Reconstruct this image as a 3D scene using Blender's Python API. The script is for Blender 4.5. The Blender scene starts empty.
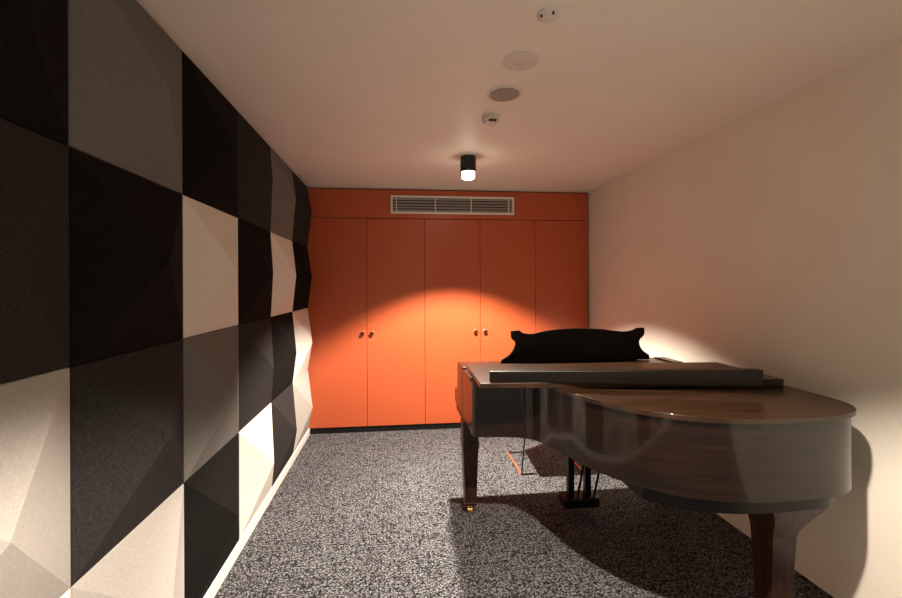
import bpy, bmesh, math
from mathutils import Vector, Matrix

C = bpy.context.scene.collection
SC = bpy.context.scene

# ------------------------------------------------------------------ camera
F, CX, CY, YAW, RHO, CAM_H = 416.08, 440.62, 285.49, 0.1032, 0.00476, 1.4792
cam_d = bpy.data.cameras.new('camera')
cam = bpy.data.objects.new('camera', cam_d); C.objects.link(cam)
cam_d.sensor_fit = 'HORIZONTAL'; cam_d.sensor_width = 36.0
cam_d.lens = F / 902 * 36.0
cam_d.shift_x = (451 - CX) / 902.0
cam_d.shift_y = -(299 - CY) / 902.0
cam_d.clip_start = 0.02
cam.matrix_world = (Matrix.Translation((0, 0, CAM_H)) @ Matrix.Rotation(-YAW, 4, 'Z')
                    @ Matrix.Rotation(math.pi / 2, 4, 'X') @ Matrix.Rotation(-RHO, 4, 'Z'))
SC.camera = cam

# ------------------------------------------------------------------ light & exposure
SC.view_settings.view_transform = 'Standard'
SC.view_settings.look = 'None'
SC.view_settings.gamma = 1.0
SC.view_settings.use_curve_mapping = False
SC.view_settings.exposure = 1.1
W = bpy.data.worlds.new('world'); SC.world = W; W.use_nodes = True
W.node_tree.nodes['Background'].inputs[0].default_value = (0, 0, 0, 1)
LAMP_COL = (1.0, 0.86, 0.72)
LAMP_W = 280.0          # every ceiling spot
LAMP_Z = 2.30
LAMPS = [(0.544, 3.16, 1.55), (0.544, 0.80, 1.0), (0.544, -1.56, 1.3)]  # last one is an unseen fill lamp added behind the camera
BEAM = math.radians(108)

# room measures
XL, XR, YF, YB, H = -0.905, 2.038, -3.2, 4.256, 2.466
T = 0.60

# ------------------------------------------------------------------ materials
def mat(name, col, rough=0.5, spec=0.5, coat=0.0, metal=0.0, noise=0.0, nscale=40, bump=0.0, bscale=200, emit=None, estr=0, coat_rough=0.05):
    m = bpy.data.materials.new(name); m.use_nodes = True
    nt = m.node_tree; b = nt.nodes['Principled BSDF']
    b.inputs['Base Color'].default_value = (*col, 1)
    b.inputs['Roughness'].default_value = rough
    b.inputs['Specular IOR Level'].default_value = spec
    b.inputs['Coat Weight'].default_value = coat
    b.inputs['Coat Roughness'].default_value = coat_rough
    b.inputs['Metallic'].default_value = metal
    tc = nt.nodes.new('ShaderNodeTexCoord')
    if noise > 0:
        n = nt.nodes.new('ShaderNodeTexNoise'); n.inputs['Scale'].default_value = nscale
        n.inputs['Detail'].default_value = 5
        nt.links.new(tc.outputs['Object'], n.inputs['Vector'])
        r = nt.nodes.new('ShaderNodeMapRange')
        r.inputs[1].default_value = 0.25; r.inputs[2].default_value = 0.75
        r.inputs[3].default_value = 1 - noise; r.inputs[4].default_value = 1 + noise
        nt.links.new(n.outputs[0], r.inputs[0])
        mx = nt.nodes.new('ShaderNodeVectorMath'); mx.operation = 'SCALE'
        mx.inputs[0].default_value = col
        nt.links.new(r.outputs[0], mx.inputs['Scale'])
        nt.links.new(mx.outputs[0], b.inputs['Base Color'])
    if bump > 0:
        n2 = nt.nodes.new('ShaderNodeTexNoise'); n2.inputs['Scale'].default_value = bscale
        nt.links.new(tc.outputs['Object'], n2.inputs['Vector'])
        bp = nt.nodes.new('ShaderNodeBump'); bp.inputs['Strength'].default_value = bump
        bp.inputs['Distance'].default_value = 0.002
        nt.links.new(n2.outputs[0], bp.inputs['Height'])
        nt.links.new(bp.outputs[0], b.inputs['Normal'])
    if emit:
        b.inputs['Emission Color'].default_value = (*emit, 1)
        b.inputs['Emission Strength'].default_value = estr
    return m

def carpet_mat():
    m = bpy.data.materials.new('loop_pile_carpet'); m.use_nodes = True
    nt = m.node_tree; b = nt.nodes['Principled BSDF']
    b.inputs['Roughness'].default_value = 0.95; b.inputs['Specular IOR Level'].default_value = 0.1
    tc = nt.nodes.new('ShaderNodeTexCoord')
    n = nt.nodes.new('ShaderNodeTexNoise'); n.inputs['Scale'].default_value = 42; n.inputs['Detail'].default_value = 2
    v = nt.nodes.new('ShaderNodeTexVoronoi'); v.feature = 'DISTANCE_TO_EDGE'; v.inputs['Scale'].default_value = 62
    big = nt.nodes.new('ShaderNodeTexNoise'); big.inputs['Scale'].default_value = 5; big.inputs['Detail'].default_value = 3
    vc = nt.nodes.new('ShaderNodeTexVoronoi'); vc.inputs['Scale'].default_value = 62
    for q in (n, v, big, vc): nt.links.new(tc.outputs['Object'], q.inputs['Vector'])
    # short dark worm-like strokes on a light ground: bands where the noise crosses its middle
    def op(kind, a, b=None):
        q = nt.nodes.new('ShaderNodeMath'); q.operation = kind
        nt.links.new(a, q.inputs[0])
        if b is None: pass
        elif isinstance(b, float): q.inputs[1].default_value = b
        else: nt.links.new(b, q.inputs[1])
        return q.outputs[0]
    band = op('ABSOLUTE', op('SUBTRACT', n.outputs[0], 0.5))
    r1 = nt.nodes.new('ShaderNodeValToRGB'); r1.color_ramp.elements[0].position = 0.014; r1.color_ramp.elements[1].position = 0.07
    nt.links.new(band, r1.inputs[0])
    n3 = nt.nodes.new('ShaderNodeTexNoise'); n3.inputs['Scale'].default_value = 105; n3.inputs['Detail'].default_value = 2
    nt.links.new(tc.outputs['Object'], n3.inputs['Vector'])
    r2 = nt.nodes.new('ShaderNodeValToRGB'); r2.color_ramp.elements[0].position = 0.36; r2.color_ramp.elements[1].position = 0.60
    nt.links.new(n3.outputs[0], r2.inputs[0])
    mul = nt.nodes.new('ShaderNodeMath'); mul.operation = 'MULTIPLY'
    nt.links.new(r1.outputs[0], mul.inputs[0]); nt.links.new(r2.outputs[0], mul.inputs[1])
    cr = nt.nodes.new('ShaderNodeValToRGB')
    cr.color_ramp.elements[0].color = (0.008, 0.008, 0.009, 1)
    cr.color_ramp.elements[1].color = (0.24, 0.24, 0.252, 1)
    nt.links.new(mul.outputs[0], cr.inputs[0])
    # a little colour drift from loop to loop
    sep = nt.nodes.new('ShaderNodeMixRGB'); sep.blend_type = 'MULTIPLY'; sep.inputs[0].default_value = 0.10
    nt.links.new(cr.outputs[0], sep.inputs[1]); nt.links.new(vc.outputs['Color'], sep.inputs[2])
    rb = nt.nodes.new('ShaderNodeMapRange'); rb.inputs[3].default_value = 0.8; rb.inputs[4].default_value = 1.2
    nt.links.new(big.outputs[0], rb.inputs[0])
    sc = nt.nodes.new('ShaderNodeVectorMath'); sc.operation = 'SCALE'
    nt.links.new(sep.outputs[0], sc.inputs[0]); nt.links.new(rb.outputs[0], sc.inputs['Scale'])
    nt.links.new(sc.outputs[0], b.inputs['Base Color'])
    bp = nt.nodes.new('ShaderNodeBump'); bp.inputs['Strength'].default_value = 0.6; bp.inputs['Distance'].default_value = 0.004
    nt.links.new(mul.outputs[0], bp.inputs['Height']); nt.links.new(bp.outputs[0], b.inputs['Normal'])
    return m

def wood_mat(name, c1, c2, rough=0.18, scale=(1.2, 1.2, 30), coat=0.38):
    m = bpy.data.materials.new(name); m.use_nodes = True
    nt = m.node_tree; b = nt.nodes['Principled BSDF']
    b.inputs['Roughness'].default_value = rough + 0.25; b.inputs['Specular IOR Level'].default_value = 0.2
    b.inputs['Coat Weight'].default_value = coat; b.inputs['Coat Roughness'].default_value = rough
    tc = nt.nodes.new('ShaderNodeTexCoord'); mp = nt.nodes.new('ShaderNodeMapping')
    mp.inputs['Scale'].default_value = scale
    n = nt.nodes.new('ShaderNodeTexNoise'); n.inputs['Scale'].default_value = 3.0; n.inputs['Detail'].default_value = 6
    n.inputs['Distortion'].default_value = 0.6
    nt.links.new(tc.outputs['Object'], mp.inputs[0]); nt.links.new(mp.outputs[0], n.inputs['Vector'])
    cr = nt.nodes.new('ShaderNodeValToRGB')
    cr.color_ramp.elements[0].position = 0.35; cr.color_ramp.elements[0].color = (*c1, 1)
    cr.color_ramp.elements[1].position = 0.68; cr.color_ramp.elements[1].color = (*c2, 1)
    nt.links.new(n.outputs[0], cr.inputs[0]); nt.links.new(cr.outputs[0], b.inputs['Base Color'])
    return m

M = {
 'wall': mat('warm_white_wall_paint', (0.84, 0.79, 0.69), 0.55, 0.3, noise=0.03, nscale=3, bump=0.08, bscale=120),
 'ceiling': mat('ceiling_paint', (0.90, 0.86, 0.77), 0.5, 0.3, noise=0.02, nscale=2),
 'carpet': carpet_mat(),
 'skirting': mat('white_gloss_paint', (0.82, 0.80, 0.75), 0.3, 0.5, noise=0.02, nscale=8),
 'orange': mat('orange_lacquer', (0.54, 0.106, 0.036), 0.34, 0.45, noise=0.03, nscale=2.5),
 'seam': mat('dark_shadow_gap', (0.02, 0.006, 0.004), 0.8, 0.2, noise=0.1),
 'plinth': mat('black_plinth_laminate', (0.006, 0.006, 0.006), 0.5, 0.3, noise=0.2),
 'knob': mat('dark_red_brown_knob', (0.07, 0.009, 0.004), 0.4, 0.3, noise=0.1),
 'rose': mat('polished_orange_rose', (0.85, 0.25, 0.12), 0.22, 0.6, metal=0.3, noise=0.05),
 'keyhole': mat('keyhole_dark', (0.05, 0.01, 0.006), 0.6, noise=0.1),
 'white': mat('white_plastic', (0.75, 0.70, 0.63), 0.4, noise=0.03, nscale=20),
 'grille': mat('grey_speaker_mesh', (0.36, 0.32, 0.29), 0.6, noise=0.25, nscale=400, bump=0.5, bscale=600),
 'darkplastic': mat('dark_plastic', (0.03, 0.02, 0.015), 0.4, noise=0.1),
 'chrome': mat('brushed_metal', (0.8, 0.76, 0.7), 0.25, metal=1.0, noise=0.05),
 'black_metal': mat('black_powder_coat', (0.008, 0.008, 0.009), 0.45, noise=0.1, nscale=80),
 'lamp': mat('frosted_lamp_glass', (0.9, 0.85, 0.75), 0.4, noise=0.02, emit=(1.0, 0.86, 0.68), estr=9),
 'alu': mat('grille_frame_aluminium', (0.88, 0.84, 0.78), 0.4, noise=0.03),
 'slat': mat('grille_slat_grey', (0.40, 0.37, 0.34), 0.45, noise=0.05),
 'felt_black': mat('black_felt', (0.008, 0.007, 0.0065), 0.95, 0.1, noise=0.45, nscale=130, bump=0.5, bscale=300),
 'felt_charcoal': mat('charcoal_felt', (0.030, 0.0275, 0.0265), 0.95, 0.1, noise=0.40, nscale=130, bump=0.5, bscale=300),
 'felt_grey': mat('mid_grey_felt', (0.16, 0.153, 0.142), 0.95, 0.1, noise=0.16, nscale=130, bump=0.5, bscale=300),
 'felt_pale': mat('pale_grey_felt', (0.42, 0.40, 0.37), 0.95, 0.1, noise=0.10, nscale=130, bump=0.4, bscale=300),
 'felt_white': mat('off_white_felt', (0.72, 0.68, 0.62), 0.95, 0.1, noise=0.06, nscale=130, bump=0.4, bscale=300),
 'mahogany': wood_mat('dark_mahogany', (0.004, 0.0016, 0.0008), (0.014, 0.0052, 0.002), 0.07),
 'lidwood': wood_mat('polished_lid_mahogany', (0.015, 0.0065, 0.0026), (0.028, 0.012, 0.0045), 0.12, (1.0, 14, 1)),
 'legwood': wood_mat('leg_mahogany', (0.014, 0.005, 0.003), (0.050, 0.016, 0.007), 0.2, (18, 18, 1.5)),
 'ebony': wood_mat('ebonised_wood', (0.002, 0.0012, 0.001), (0.005, 0.0022, 0.0013), 0.12, (1.5, 1.5, 12), 0.06),
 'brass': mat('brass', (0.75, 0.48, 0.18), 0.28, metal=1.0, noise=0.08),
 'copper': mat('orange_painted_steel', (0.75, 0.16, 0.05), 0.35, noise=0.05),
 'leather': mat('black_vinyl', (0.012, 0.009, 0.008), 0.45, noise=0.15, bump=0.3),
}

# ------------------------------------------------------------------ helpers
def link(name, bm, m, parent=None, smooth=False, bevel=0, angle=40):
    bmesh.ops.recalc_face_normals(bm, faces=bm.faces)
    me = bpy.data.meshes.new(name); bm.to_mesh(me); bm.free()
    o = bpy.data.objects.new(name, me); C.objects.link(o)
    me.materials.append(M[m])
    if bevel:
        b = o.modifiers.new('bevel', 'BEVEL'); b.width = bevel; b.segments = 2
        b.limit_method = 'ANGLE'; b.angle_limit = math.radians(30)
    if smooth:
        for p in me.polygons: p.use_smooth = True
        try: me.set_sharp_from_angle(angle=math.radians(angle))
        except Exception: pass
    if parent:
        o.parent = parent
        o.matrix_parent_inverse = Matrix.Translation(-Vector(parent.location))
    return o

def box(bm, x0, x1, y0, y1, z0, z1):
    vs = [bm.verts.new(p) for p in ((x0,y0,z0),(x1,y0,z0),(x1,y1,z0),(x0,y1,z0),(x0,y0,z1),(x1,y0,z1),(x1,y1,z1),(x0,y1,z1))]
    for f in ((0,1,2,3),(4,5,6,7),(0,1,5,4),(1,2,6,5),(2,3,7,6),(3,0,4,7)): bm.faces.new([vs[i] for i in f])

def boxm(*a):
    bm = bmesh.new(); box(bm, *a); return bm

def prism(bm, pts, z0, z1):
    lo = [bm.verts.new((x, y, z0)) for x, y in pts]; hi = [bm.verts.new((x, y, z1)) for x, y in pts]
    bm.faces.new(lo); bm.faces.new(hi); n = len(pts)
    for i in range(n): bm.faces.new([lo[i], lo[(i+1) % n], hi[(i+1) % n], hi[i]])

def prism_axis(bm, pts, a0, a1, axis):
    """profile pts (u,v) extruded along axis 'x' (u=y,v=z) or 'y' (u=x,v=z)"""
    def P(u, v, a): return (a, u, v) if axis == 'x' else (u, a, v)
    lo = [bm.verts.new(P(u, v, a0)) for u, v in pts]; hi = [bm.verts.new(P(u, v, a1)) for u, v in pts]
    bm.faces.new(lo); bm.faces.new(hi); n = len(pts)
    for i in range(n): bm.faces.new([lo[i], lo[(i+1) % n], hi[(i+1) % n], hi[i]])

def lathe(bm, prof, c, n=40, axis='z', sgn=1):
    """prof = [(r, h)...]; closed at ends"""
    rings = []
    for r, h in prof:
        ring = []
        for i in range(n):
            a = 2*math.pi*i/n
            if axis == 'z': p = (c[0]+r*math.cos(a), c[1]+r*math.sin(a), c[2]+sgn*h)
            elif axis == 'y': p = (c[0]+r*math.cos(a), c[1]+sgn*h, c[2]+r*math.sin(a))
            ring.append(bm.verts.new(p))
        rings.append(ring)
    for a, b in zip(rings, rings[1:]):
        for i in range(n): bm.faces.new([a[i], a[(i+1) % n], b[(i+1) % n], b[i]])
    bm.faces.new(rings[0]); bm.faces.new(rings[-1])

def tube(bm, p, q, r, n=10):
    p, q = Vector(p), Vector(q); d = (q-p).normalized()
    u = d.orthogonal().normalized(); v = d.cross(u)
    A = [bm.verts.new(p+(u*math.cos(2*math.pi*i/n)+v*math.sin(2*math.pi*i/n))*r) for i in range(n)]
    B = [bm.verts.new(q+(u*math.cos(2*math.pi*i/n)+v*math.sin(2*math.pi*i/n))*r) for i in range(n)]
    for i in range(n): bm.faces.new([A[i], A[(i+1) % n], B[(i+1) % n], B[i]])
    bm.faces.new(A); bm.faces.new(B)

def taper(bm, cx, cy, levels):
    """levels = [(z, halfx, halfy)...] square-section tapered solid"""
    rings = [[bm.verts.new((cx+(l[3] if len(l) > 3 else 0)+sx*l[1], cy+sy*l[2], l[0])) for sx, sy in ((-1,-1),(1,-1),(1,1),(-1,1))] for l in levels]
    for a, b in zip(rings, rings[1:]):
        for i in range(4): bm.faces.new([a[i], a[(i+1) % 4], b[(i+1) % 4], b[i]])
    bm.faces.new(rings[0]); bm.faces.new(rings[-1])

def spline(pts, sub=8, closed=False):
    """Catmull-Rom through pts"""
    out = []; n = len(pts)
    for i in range(n-1):
        p0 = pts[max(i-1, 0)]; p1 = pts[i]; p2 = pts[i+1]; p3 = pts[min(i+2, n-1)]
        for k in range(sub):
            t = k/sub
            out.append(tuple(0.5*((2*p1[j])+(-p0[j]+p2[j])*t+(2*p0[j]-5*p1[j]+4*p2[j]-p3[j])*t*t+(-p0[j]+3*p1[j]-3*p2[j]+p3[j])*t**3) for j in (0, 1)))
    out.append(pts[-1]); return out

def thing(name, label, cat, loc, group=None):
    o = bpy.data.objects.new(name, None); C.objects.link(o); o.location = loc
    o.empty_display_size = 0.1
    return tag(o, label, cat, group)

def tag(o, label, cat, group=None):
    o['label'] = label; o['category'] = cat
    if group: o['group'] = group
    return o

def struct(name, bm, m, **k):
    o = link(name, bm, m, **k); o['kind'] = 'structure'; return o

# ------------------------------------------------------------------ the room
struct('floor', boxm(XL-.1, XR+.1, YF-.1, YB+.75, -.1, 0), 'carpet')
struct('ceiling', boxm(XL-.1, XR+.1, YF-.1, YB+.75, H, H+.1), 'ceiling')
struct('wall_left', boxm(XL-.1, XL, YF, YB+.65, 0, H), 'wall')
struct('wall_right', boxm(XR, XR+.1, YF, YB+.65, 0, H), 'wall')
struct('wall_back', boxm(XL-.1, XR+.1, YB+.65, YB+.75, 0, H), 'wall')
struct('wall_front', boxm(XL-.1, XR+.1, YF-.1, YF, 0, H), 'wall')
struct('baseboard_left', boxm(XL, -0.874, YF, YB+.001, 0, .062), 'skirting', bevel=.003)

# ------------------------------------------------------------------ ceiling spots (with their light)
def spot(x, y, k, label):
    t = thing('ceiling_spotlight', label, 'spotlight', (x, y, H), 'ceiling spotlights')
    bm = bmesh.new()
    lathe(bm, [(.058, 0), (.060, -.004), (.060, -.112), (.057, -.118), (.052, -.118), (.050, -.10)], (x, y, H))
    link('housing', bm, 'black_metal', t, smooth=True)
    bm = bmesh.new(); lathe(bm, [(.0495, -.101), (.0495, -.155), (.046, -.166), (.030, -.172)], (x, y, H))
    link('lamp_glass', bm, 'lamp', t, smooth=True)
    ld = bpy.data.lights.new('spot_beam', 'SPOT'); ld.energy = LAMP_W*k; ld.color = LAMP_COL
    ld.spot_size = BEAM; ld.spot_blend = 0.32; ld.shadow_soft_size = 0.035
    lo = bpy.data.objects.new('spot_beam', ld); C.objects.link(lo); lo.location = (0, 0, -.178); lo.parent = t
LAB = ['black cylindrical ceiling spotlight in front of the orange cupboards',
       'black cylindrical ceiling spotlight above the camera, outside the picture',
       'black cylindrical ceiling spotlight added as fill behind the camera, outside the picture']
for (x, y, k), lb in zip(LAMPS, LAB): spot(x, y, k, lb)

# ------------------------------------------------------------------ orange cupboards
ZH0 = 2.162      # line between doors and bulkhead
ZP = 0.062       # plinth height
XC0, XC1 = XL, XR-0.012
SEAMS = [XC0, -0.309, 0.277, 0.854, 1.447, XC1]
cup = thing('storage_cupboard', 'built-in full-width orange cupboard wall with five tall doors', 'cupboard', (0.56, YB+.3, 0))
link('carcass', boxm(XC0+.002, XC1, YB+.024, YB+.62, ZP, H-.004), 'seam', cup)
link('plinth', boxm(XC0+.002, XC1, YB+.012, YB+.60, 0, ZP-.004), 'plinth', cup)
link('bulkhead_panel', boxm(XC0+.004, XC1, YB, YB+.022, ZH0+.003, H-.012), 'orange', cup, bevel=.0015)
doors = []
for i in range(5):
    a, b = SEAMS[i]+.002, SEAMS[i+1]-.002
    if i == 0: a += .002
    doors.append(link('door', boxm(a, b, YB, YB+.022, ZP, ZH0-.003), 'orange', cup, bevel=.0015))
def knob(door, x, z, hole):
    bm = bmesh.new(); lathe(bm, [(.024, 0), (.024, .003), (.019, .006)], (x, YB, z), 24, 'y', -1)
    link('rose', bm, 'rose', door, smooth=True)
    bm = bmesh.new(); lathe(bm, [(.009, .005), (.009, .010), (.018, .015), (.021, .022), (.018, .028), (.010, .030)], (x, YB, z), 24, 'y', -1)
    link('knob', bm, 'knob', door, smooth=True)
    if hole:
        bm = bmesh.new(); lathe(bm, [(.012, 0), (.012, .002), (.010, .003)], (x, YB, z-.083), 20, 'y', -1)
        link('escutcheon', bm, 'rose', door, smooth=True)
        bm = bmesh.new(); lathe(bm, [(.0055, .0028), (.0045, .0045)], (x, YB, z-.083), 12, 'y', -1)
        link('keyhole', bm, 'keyhole', door)
KZ = 1.0
knob(doors[0], -.352, KZ, False); knob(doors[1], -.258, KZ, True)
knob(doors[2], .803, KZ, False); knob(doors[3], .905, KZ, True)

# air-conditioning grille in the bulkhead
VX0, VX1, VZ0, VZ1 = -0.065, 1.214, 2.212, 2.395
v = thing('air_vent', 'long white-framed slatted air grille above the orange doors', 'air vent', ((VX0+VX1)/2, YB-.01, VZ0))
link('backing', boxm(VX0+.01, VX1-.01, YB-.004, YB-.0005, VZ0+.01, VZ1-.01), 'plinth', v)
bm = bmesh.new(); fw = .020
box(bm, VX0, VX1, YB-.020, YB-.001, VZ1-fw, VZ1); box(bm, VX0, VX1, YB-.020, YB-.001, VZ0, VZ0+fw)
box(bm, VX0, VX0+fw, YB-.020, YB-.001, VZ0+fw, VZ1-fw); box(bm, VX1-fw, VX1, YB-.020, YB-.001, VZ0+fw, VZ1-fw)
link('frame', bm, 'alu', v, bevel=.002)
ns = 5
for i in range(ns):
    zc = VZ0+fw+(i+.5)*(VZ1-VZ0-2*fw)/ns
    bm = bmesh.new()
    prism_axis(bm, [(YB-.017, zc-.011), (YB-.006, zc+.006), (YB-.006, zc+.010), (YB-.017, zc-.006)], VX0+fw, VX1-fw, 'x')
    link('slat', bm, 'slat', v)
for q in (.045, .355, .645, .955):
    xx = VX0+(VX1-VX0)*q
    link('mullion', boxm(xx-.004, xx+.004, YB-.021, YB-.004, VZ0+fw, VZ1-fw), 'alu', v)

# ------------------------------------------------------------------ acoustic felt tiles
PX0, PX1, APEX = XL+.001, -0.884, -0.884+.102
Y00, ZT = 1.228, 2.463
colours = {'b': ('felt_black', 'black'), 'c': ('felt_charcoal', 'charcoal'), 'g': ('felt_grey', 'mid-grey'),
           'p': ('felt_pale', 'pale grey'), 'w': ('felt_white', 'off-white')}
grid = {-3: 'gcbp', -2: 'cgpb', -1: 'bcpw', 0: 'gbcp', 1: 'bwgb', 2: 'cbcw', 3: 'gwbc', 4: 'cbwp'}  # first two columns are unseen, added for bounce light and piano reflections
colname = {-3: 'unseen column added behind the camera', -2: 'unseen column added beside the camera',
           -1: 'leftmost column', 0: 'second column from left',
           1: 'third column from left', 2: 'third column from cupboards',
           3: 'second column from cupboards', 4: 'column touching orange cupboards'}
rowname = ['top row', 'second row from ceiling', 'third row from ceiling', 'bottom row']
for c, s in grid.items():
    for r, ch in enumerate(s):
        g = .0012
        y0, y1 = Y00+c*T+g, Y00+(c+1)*T-g
        z1, z0 = ZT-r*T-g, ZT-(r+1)*T+g
        if c == 4: y1 = min(y1, YB-.003)
        bm = bmesh.new()
        A = [bm.verts.new((PX0, y, z)) for y, z in ((y0,z0),(y1,z0),(y1,z1),(y0,z1))]
        e = .003
        B = [bm.verts.new((PX1-.004, y, z)) for y, z in ((y0,z0),(y1,z0),(y1,z1),(y0,z1))]
        D = [bm.verts.new((PX1, y, z)) for y, z in ((y0+e,z0+e),(y1-e,z0+e),(y1-e,z1-e),(y0+e,z1-e))]
        yc, zc, k = (y0+y1)/2, (z0+z1)/2, .008
        top = bm.verts.new((APEX, yc, zc))
        bm.faces.new(A)
        for i in range(4):
            j = (i+1) % 4
            bm.faces.new([A[i], A[j], B[j], B[i]]); bm.faces.new([B[i], B[j], D[j], D[i]])
            bm.faces.new([D[i], D[j], top])
        m, cn = colours[ch]
        o = link('acoustic_panel', bm, m)
        o.data.transform(Matrix.Translation((-PX0, -yc, -z0))); o.location = (PX0, yc, z0)
        tag(o, f'{cn} felt pyramid tile, {rowname[r]}, {colname[c]}', 'acoustic tile', 'felt pyramid tiles on the left wall')

# ------------------------------------------------------------------ ceiling fittings
t = thing('smoke_detector', 'round white ceiling detector with dark sensor slots, nearest the top picture edge', 'detector', (.549, 1.464, H))
bm = bmesh.new(); lathe(bm, [(.040, 0), (.040, -.006), (.036, -.012), (.028, -.018), (.014, -.022)], (.549, 1.464, H)); link('body', bm, 'white', t, smooth=True)
for a, r in ((200, .030), (285, .031)):
    x, y = .549+r*math.cos(math.radians(a)), 1.464+r*math.sin(math.radians(a))
    bm = bmesh.new(); lathe(bm, [(.0055, -.010), (.0045, -.0205)], (x, y, H), 12); link('sensor_slot', bm, 'darkplastic', t)
t = thing('sprinkler', 'wide flat round white ceiling plate with a small metal sprinkler head', 'sprinkler', (.543, 1.786, H))
bm = bmesh.new(); lathe(bm, [(.080, 0), (.080, -.003), (.060, -.008), (.056, -.006), (.040, -.010), (.036, -.008), (.020, -.012)], (.543, 1.786, H)); link('ceiling_plate', bm, 'white', t, smooth=True)
bm = bmesh.new(); lathe(bm, [(.010, -.011), (.006, -.020), (.012, -.024), (.012, -.026)], (.543, 1.786, H), 16); link('sprinkler_head', bm, 'white', t, smooth=True)
t = thing('ceiling_speaker', 'round ceiling speaker with grey mesh and thin white rim', 'speaker', (.552, 2.096, H))
bm = bmesh.new(); lathe(bm, [(.092, 0), (.092, -.003), (.086, -.006), (.078, -.006)], (.552, 2.096, H)); link('rim', bm, 'white', t, smooth=True)
bm = bmesh.new(); lathe(bm, [(.077, -.005), (.076, -.0085), (.03, -.0095)], (.552, 2.096, H)); link('grille', bm, 'grille', t, smooth=True)
t = thing('motion_sensor', 'small drum-shaped white ceiling sensor with a dark slot, nearest the black spotlight', 'sensor', (.55, 2.396, H))
bm = bmesh.new(); lathe(bm, [(.053, 0), (.053, -.022), (.046, -.028), (.040, -.040), (.026, -.046)], (.55, 2.396, H)); link('body', bm, 'white', t, smooth=True)
link('sensor_window', boxm(.528, .572, 2.396-.049, 2.396-.034, H-.041, H-.030), 'darkplastic', t, bevel=.002)

# ------------------------------------------------------------------ the grand piano
PIA = thing('grand_piano', 'dark polished mahogany grand piano with closed lid and black music desk', 'piano', (1.17, 2.1, 0))
ZR0, ZR1 = .655, .953
XA, XB = .405, 1.897
curve = spline([(XA, 2.36), (XA, 2.262), (.412, 2.238), (.432, 2.225), (.55, 2.212), (.68, 2.180), (.750, 2.095), (.795, 1.970), (.850, 1.800), (.945, 1.640), (1.06, 1.532),
                (1.165, 1.476), (1.31, 1.440), (1.50, 1.432), (1.68, 1.444), (1.79, 1.480), (1.860, 1.545), (1.891, 1.64), (XB, 1.80), (XB, 2.0)], 7)
def offset(poly, d):
    n = len(poly); out = []
    for i in range(n):
        a, b = Vector(poly[max(i-1, 0)]), Vector(poly[min(i+1, n-1)])
        t_ = (b-a).normalized(); out.append((poly[i][0]+t_.y*d, poly[i][1]-t_.x*d))
    return out
bm = bmesh.new(); prism(bm, curve+[(XB, 2.62), (XA, 2.62)], ZR0, ZR1)
link('rim', bm, 'mahogany', PIA, smooth=True, angle=30)
inner = [p for p in offset(curve, -.05) if p[0] > 1.0 and p[1] < 2.0]
bm = bmesh.new(); prism(bm, inner+[(1.80, 2.30), (1.0, 2.30)], .585, ZR0+.002)
link('bottom_frame', bm, 'ebony', PIA)
# main lid
lo = offset(curve, .014)
bm = bmesh.new(); prism(bm, [(XA-.014, 2.40)]+[p for p in lo if p[1] < 2.30]+[(XB+.014, 2.40)], .955, .975)
link('lid', bm, 'lidwood', PIA, smooth=True, bevel=.004, angle=30)
# front flap folded back over the lid (lies slightly askew)
def hexa(bm, lowpts, hipts):
    lo_ = [bm.verts.new(p) for p in lowpts]; hi_ = [bm.verts.new(p) for p in hipts]
    bm.faces.new(lo_); bm.faces.new(hi_)
    for i in range(4): bm.faces.new([lo_[i], lo_[(i+1) % 4], hi_[(i+1) % 4], hi_[i]])
B_ = [(.398, 2.000), (1.862, 1.835), (1.880, 2.285), (.412, 2.50)]
bm = bmesh.new(); hexa(bm, [(x, y, .976) for x, y in B_], [(x, y, z) for (x, y), z in zip(B_, (1.000, 1.018, 1.018, 1.000))])
link('lid_flap', bm, 'lidwood', PIA, bevel=.003)
# hinge strip
bm = bmesh.new(); tube(bm, (XA+.02, 2.405, .972), (XB-.02, 2.405, .972), .004); link('lid_hinge', bm, 'brass', PIA, smooth=True)
# music shelf between hinge and fallboard
link('music_shelf', boxm(XA+.075, XB-.075, 2.42, 2.84, .935, .953), 'lidwood', PIA, bevel=.003)
# cheeks
def cheek(x0, x1):
    prof = [(2.60, ZR0), (2.955, ZR0), (2.960, .735), (2.945, .752), (2.86, .765), (2.835, .80), (2.83, .93), (2.82, .957), (2.79, .962), (2.60, .962)]
    bm = bmesh.new(); prism_axis(bm, prof, x0, x1, 'x'); return bm
link('cheek', cheek(XA, XA+.07), 'mahogany', PIA, bevel=.004)
link('cheek', cheek(XB-.07, XB), 'mahogany', PIA, bevel=.004)
link('keybed', boxm(XA+.01, XB-.01, 2.60, 2.95, .600, ZR0+.045), 'ebony', PIA, bevel=.003)
bm = bmesh.new(); prism_axis(bm, [(2.60, .70), (2.93, .70), (2.93, .735), (2.85, .80), (2.74, .93), (2.60, .934)], XA+.071, XB-.071, 'x')
link('fallboard', bm, 'mahogany', PIA, bevel=.004)
link('key_slip', boxm(XA+.071, XB-.071, 2.931, 2.952, .66, .738), 'mahogany', PIA, bevel=.003)
# music desk (seen from behind)
outline_pts = [(501,362.6),(502,359),(510,354),(514.4,347.7),(515.5,342),(512,337.7),(511.8,330.6),(520,330),(524,333),(533,333.7),(543,331.6),(555,330),(575,328.9),
              (600,330),(612,331.6),(624,333),(633,332),(638.6,329.3),(645.7,329.3),(645,336.6),(640,342),(640,347.7),(643,353),(649,357.3),(649,362)]
outline_pts = outline_pts[:1]+spline(outline_pts[1:7], 4)+spline(outline_pts[7:18], 4)+spline(outline_pts[18:24], 4)+outline_pts[24:]
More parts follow.
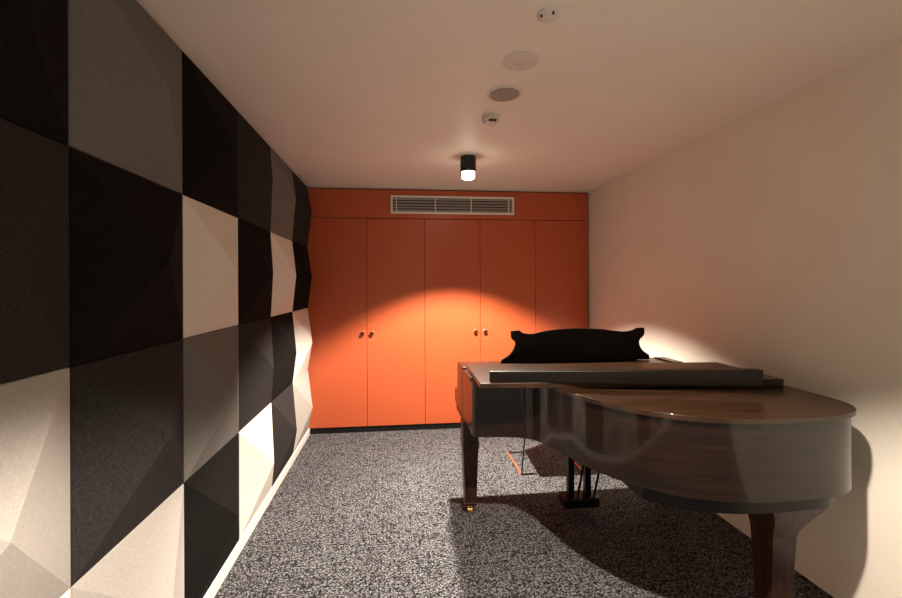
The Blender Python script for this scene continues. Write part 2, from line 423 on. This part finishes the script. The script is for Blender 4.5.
# the same outline in metres: centre x 1.205, half width .505, height .222
desk = []
for u, w in outline_pts:
    desk.append((1.219+(u-575)/148*1.06, .953+(362.6-w)/33.5*.224))
bm = bmesh.new()
lo_ = [bm.verts.new((x, 2.740+(z-.953)*.10, z)) for x, z in desk]
hi_ = [bm.verts.new((x, 2.758+(z-.953)*.10, z)) for x, z in desk]
bm.faces.new(lo_); bm.faces.new(hi_); n = len(desk)
for i in range(n): bm.faces.new([lo_[i], lo_[(i+1) % n], hi_[(i+1) % n], hi_[i]])
md = link('music_desk', bm, 'ebony', PIA, bevel=.002)
link('desk_ledge', boxm(.74, 1.67, 2.757, 2.80, .953, .968), 'ebony', md, bevel=.003)
# legs
def leg(cx, cy, zt, cap, w=1.0):
    bm = bmesh.new()
    lv = [(.060, .036*w, .036*w), (.078, .042*w, .042*w), (.085, .038*w, .038*w), (.40, .048*w, .048*w)]
    if w > 1: lv += [(.425, .052*w, .052*w, .002), (.455, .062*w, .058*w, .012), (.485, .078*w, .064*w, .026), (.515, .096*w, .07*w, .036), (.535, .105*w, .075*w, .040), (.545, cap*.92, cap*.6, .040), (zt, cap*.92, cap*.6, .040)]
    else: lv += [(.470, .054, .054), (.478, .050, .050), (.50, .050, .050), (zt, cap, cap)]
    taper(bm, cx, cy, lv)
    l = link('leg', bm, 'legwood', PIA, bevel=.003)
    bm = bmesh.new(); lathe(bm, [(.026, .062), (.028, .050), (.022, .045), (.020, .035)], (cx, cy, 0), 20); link('ferrule', bm, 'brass', l, smooth=True)
    bm = bmesh.new(); tube(bm, (cx-.012, cy, .021), (cx+.012, cy, .021), .021, 20); link('caster', bm, 'brass', l, smooth=True)
leg(.462, 2.675, .602, .052)
leg(1.80, 2.675, .602, .052)
leg(1.632, 1.665, .586, .150, 1.2)
# pedal lyre
ly = link('pedal_lyre', boxm(1.06, 1.29, 2.56, 2.68, .045, .105), 'ebony', PIA, bevel=.006)
bm = bmesh.new()
for xx in (1.118, 1.232): box(bm, xx-.020, xx+.020, 2.60, 2.64, .103, .602)
link('lyre_post', bm, 'ebony', ly, bevel=.004)
bm = bmesh.new()
for xx in (1.142, 1.252): tube(bm, (xx, 2.57, .10), (xx+.006, 2.40, .602), .007)
link('lyre_brace', bm, 'ebony', ly, smooth=True)
for xx in (1.115, 1.175, 1.235):
    bm = bmesh.new(); box(bm, xx-.012, xx+.012, 2.66, 2.79, .040, .048); link('pedal', bm, 'brass', ly, bevel=.003)

# loose batten on the lid
Cn = [(.453, 2.035, 1.0005, 1.050), (1.635, 1.710, 1.0185, 1.092)]
bm = bmesh.new()
(x0, y0, a0, b0), (x1, y1, a1, b1) = Cn
bt = thing('wooden_batten', 'long dark wooden bar lying across the folded piano lid', 'wooden bar', (1.09, 1.95, 1.01))
hexa(bm, [(x0, y0, a0), (x1, y1, a1), (x1+.012, y1+.045, a1), (x0+.012, y0+.045, a0)], [(x0, y0, b0), (x1, y1, b1), (x1+.012, y1+.045, b1), (x0+.012, y0+.045, b0)])
link('bar', bm, 'ebony', bt, bevel=.003)

# ------------------------------------------------------------------ stool behind the piano
st = thing('piano_stool', 'stool with thin steel sled legs behind the piano, mostly hidden', 'stool', (1.25, 3.38, 0))
bm = bmesh.new(); prism(bm, [(.975, 3.115), (1.46, 3.115), (1.50, 3.62), (1.21, 3.66), (1.00, 3.53)], .45, .50)
link('seat', bm, 'leather', st, bevel=.012)
def sled(x, m):
    bm = bmesh.new(); r = .006
    tube(bm, (x, 3.16, .007), (x, 3.58, .007), r)
    return link('floor_rail', bm, m, st, smooth=True)
sled(.955, 'copper'); sled(1.45, 'copper')
for x in (.955, 1.45):
    for y in (3.16,):
        bm = bmesh.new(); tube(bm, (x, y, .007), (x+(.04 if x < 1 else -.03), y, .452), .006); link('leg', bm, 'black_metal', st, smooth=True)
for y in (3.16, 3.58):
    bm = bmesh.new(); tube(bm, (.955, y, .007), (1.10, y, .007), .005) if y > 3.5 else tube(bm, (.955, y, .007), (1.06, y, .007), .005)
    link('cross_rail', bm, 'black_metal', st, smooth=True)
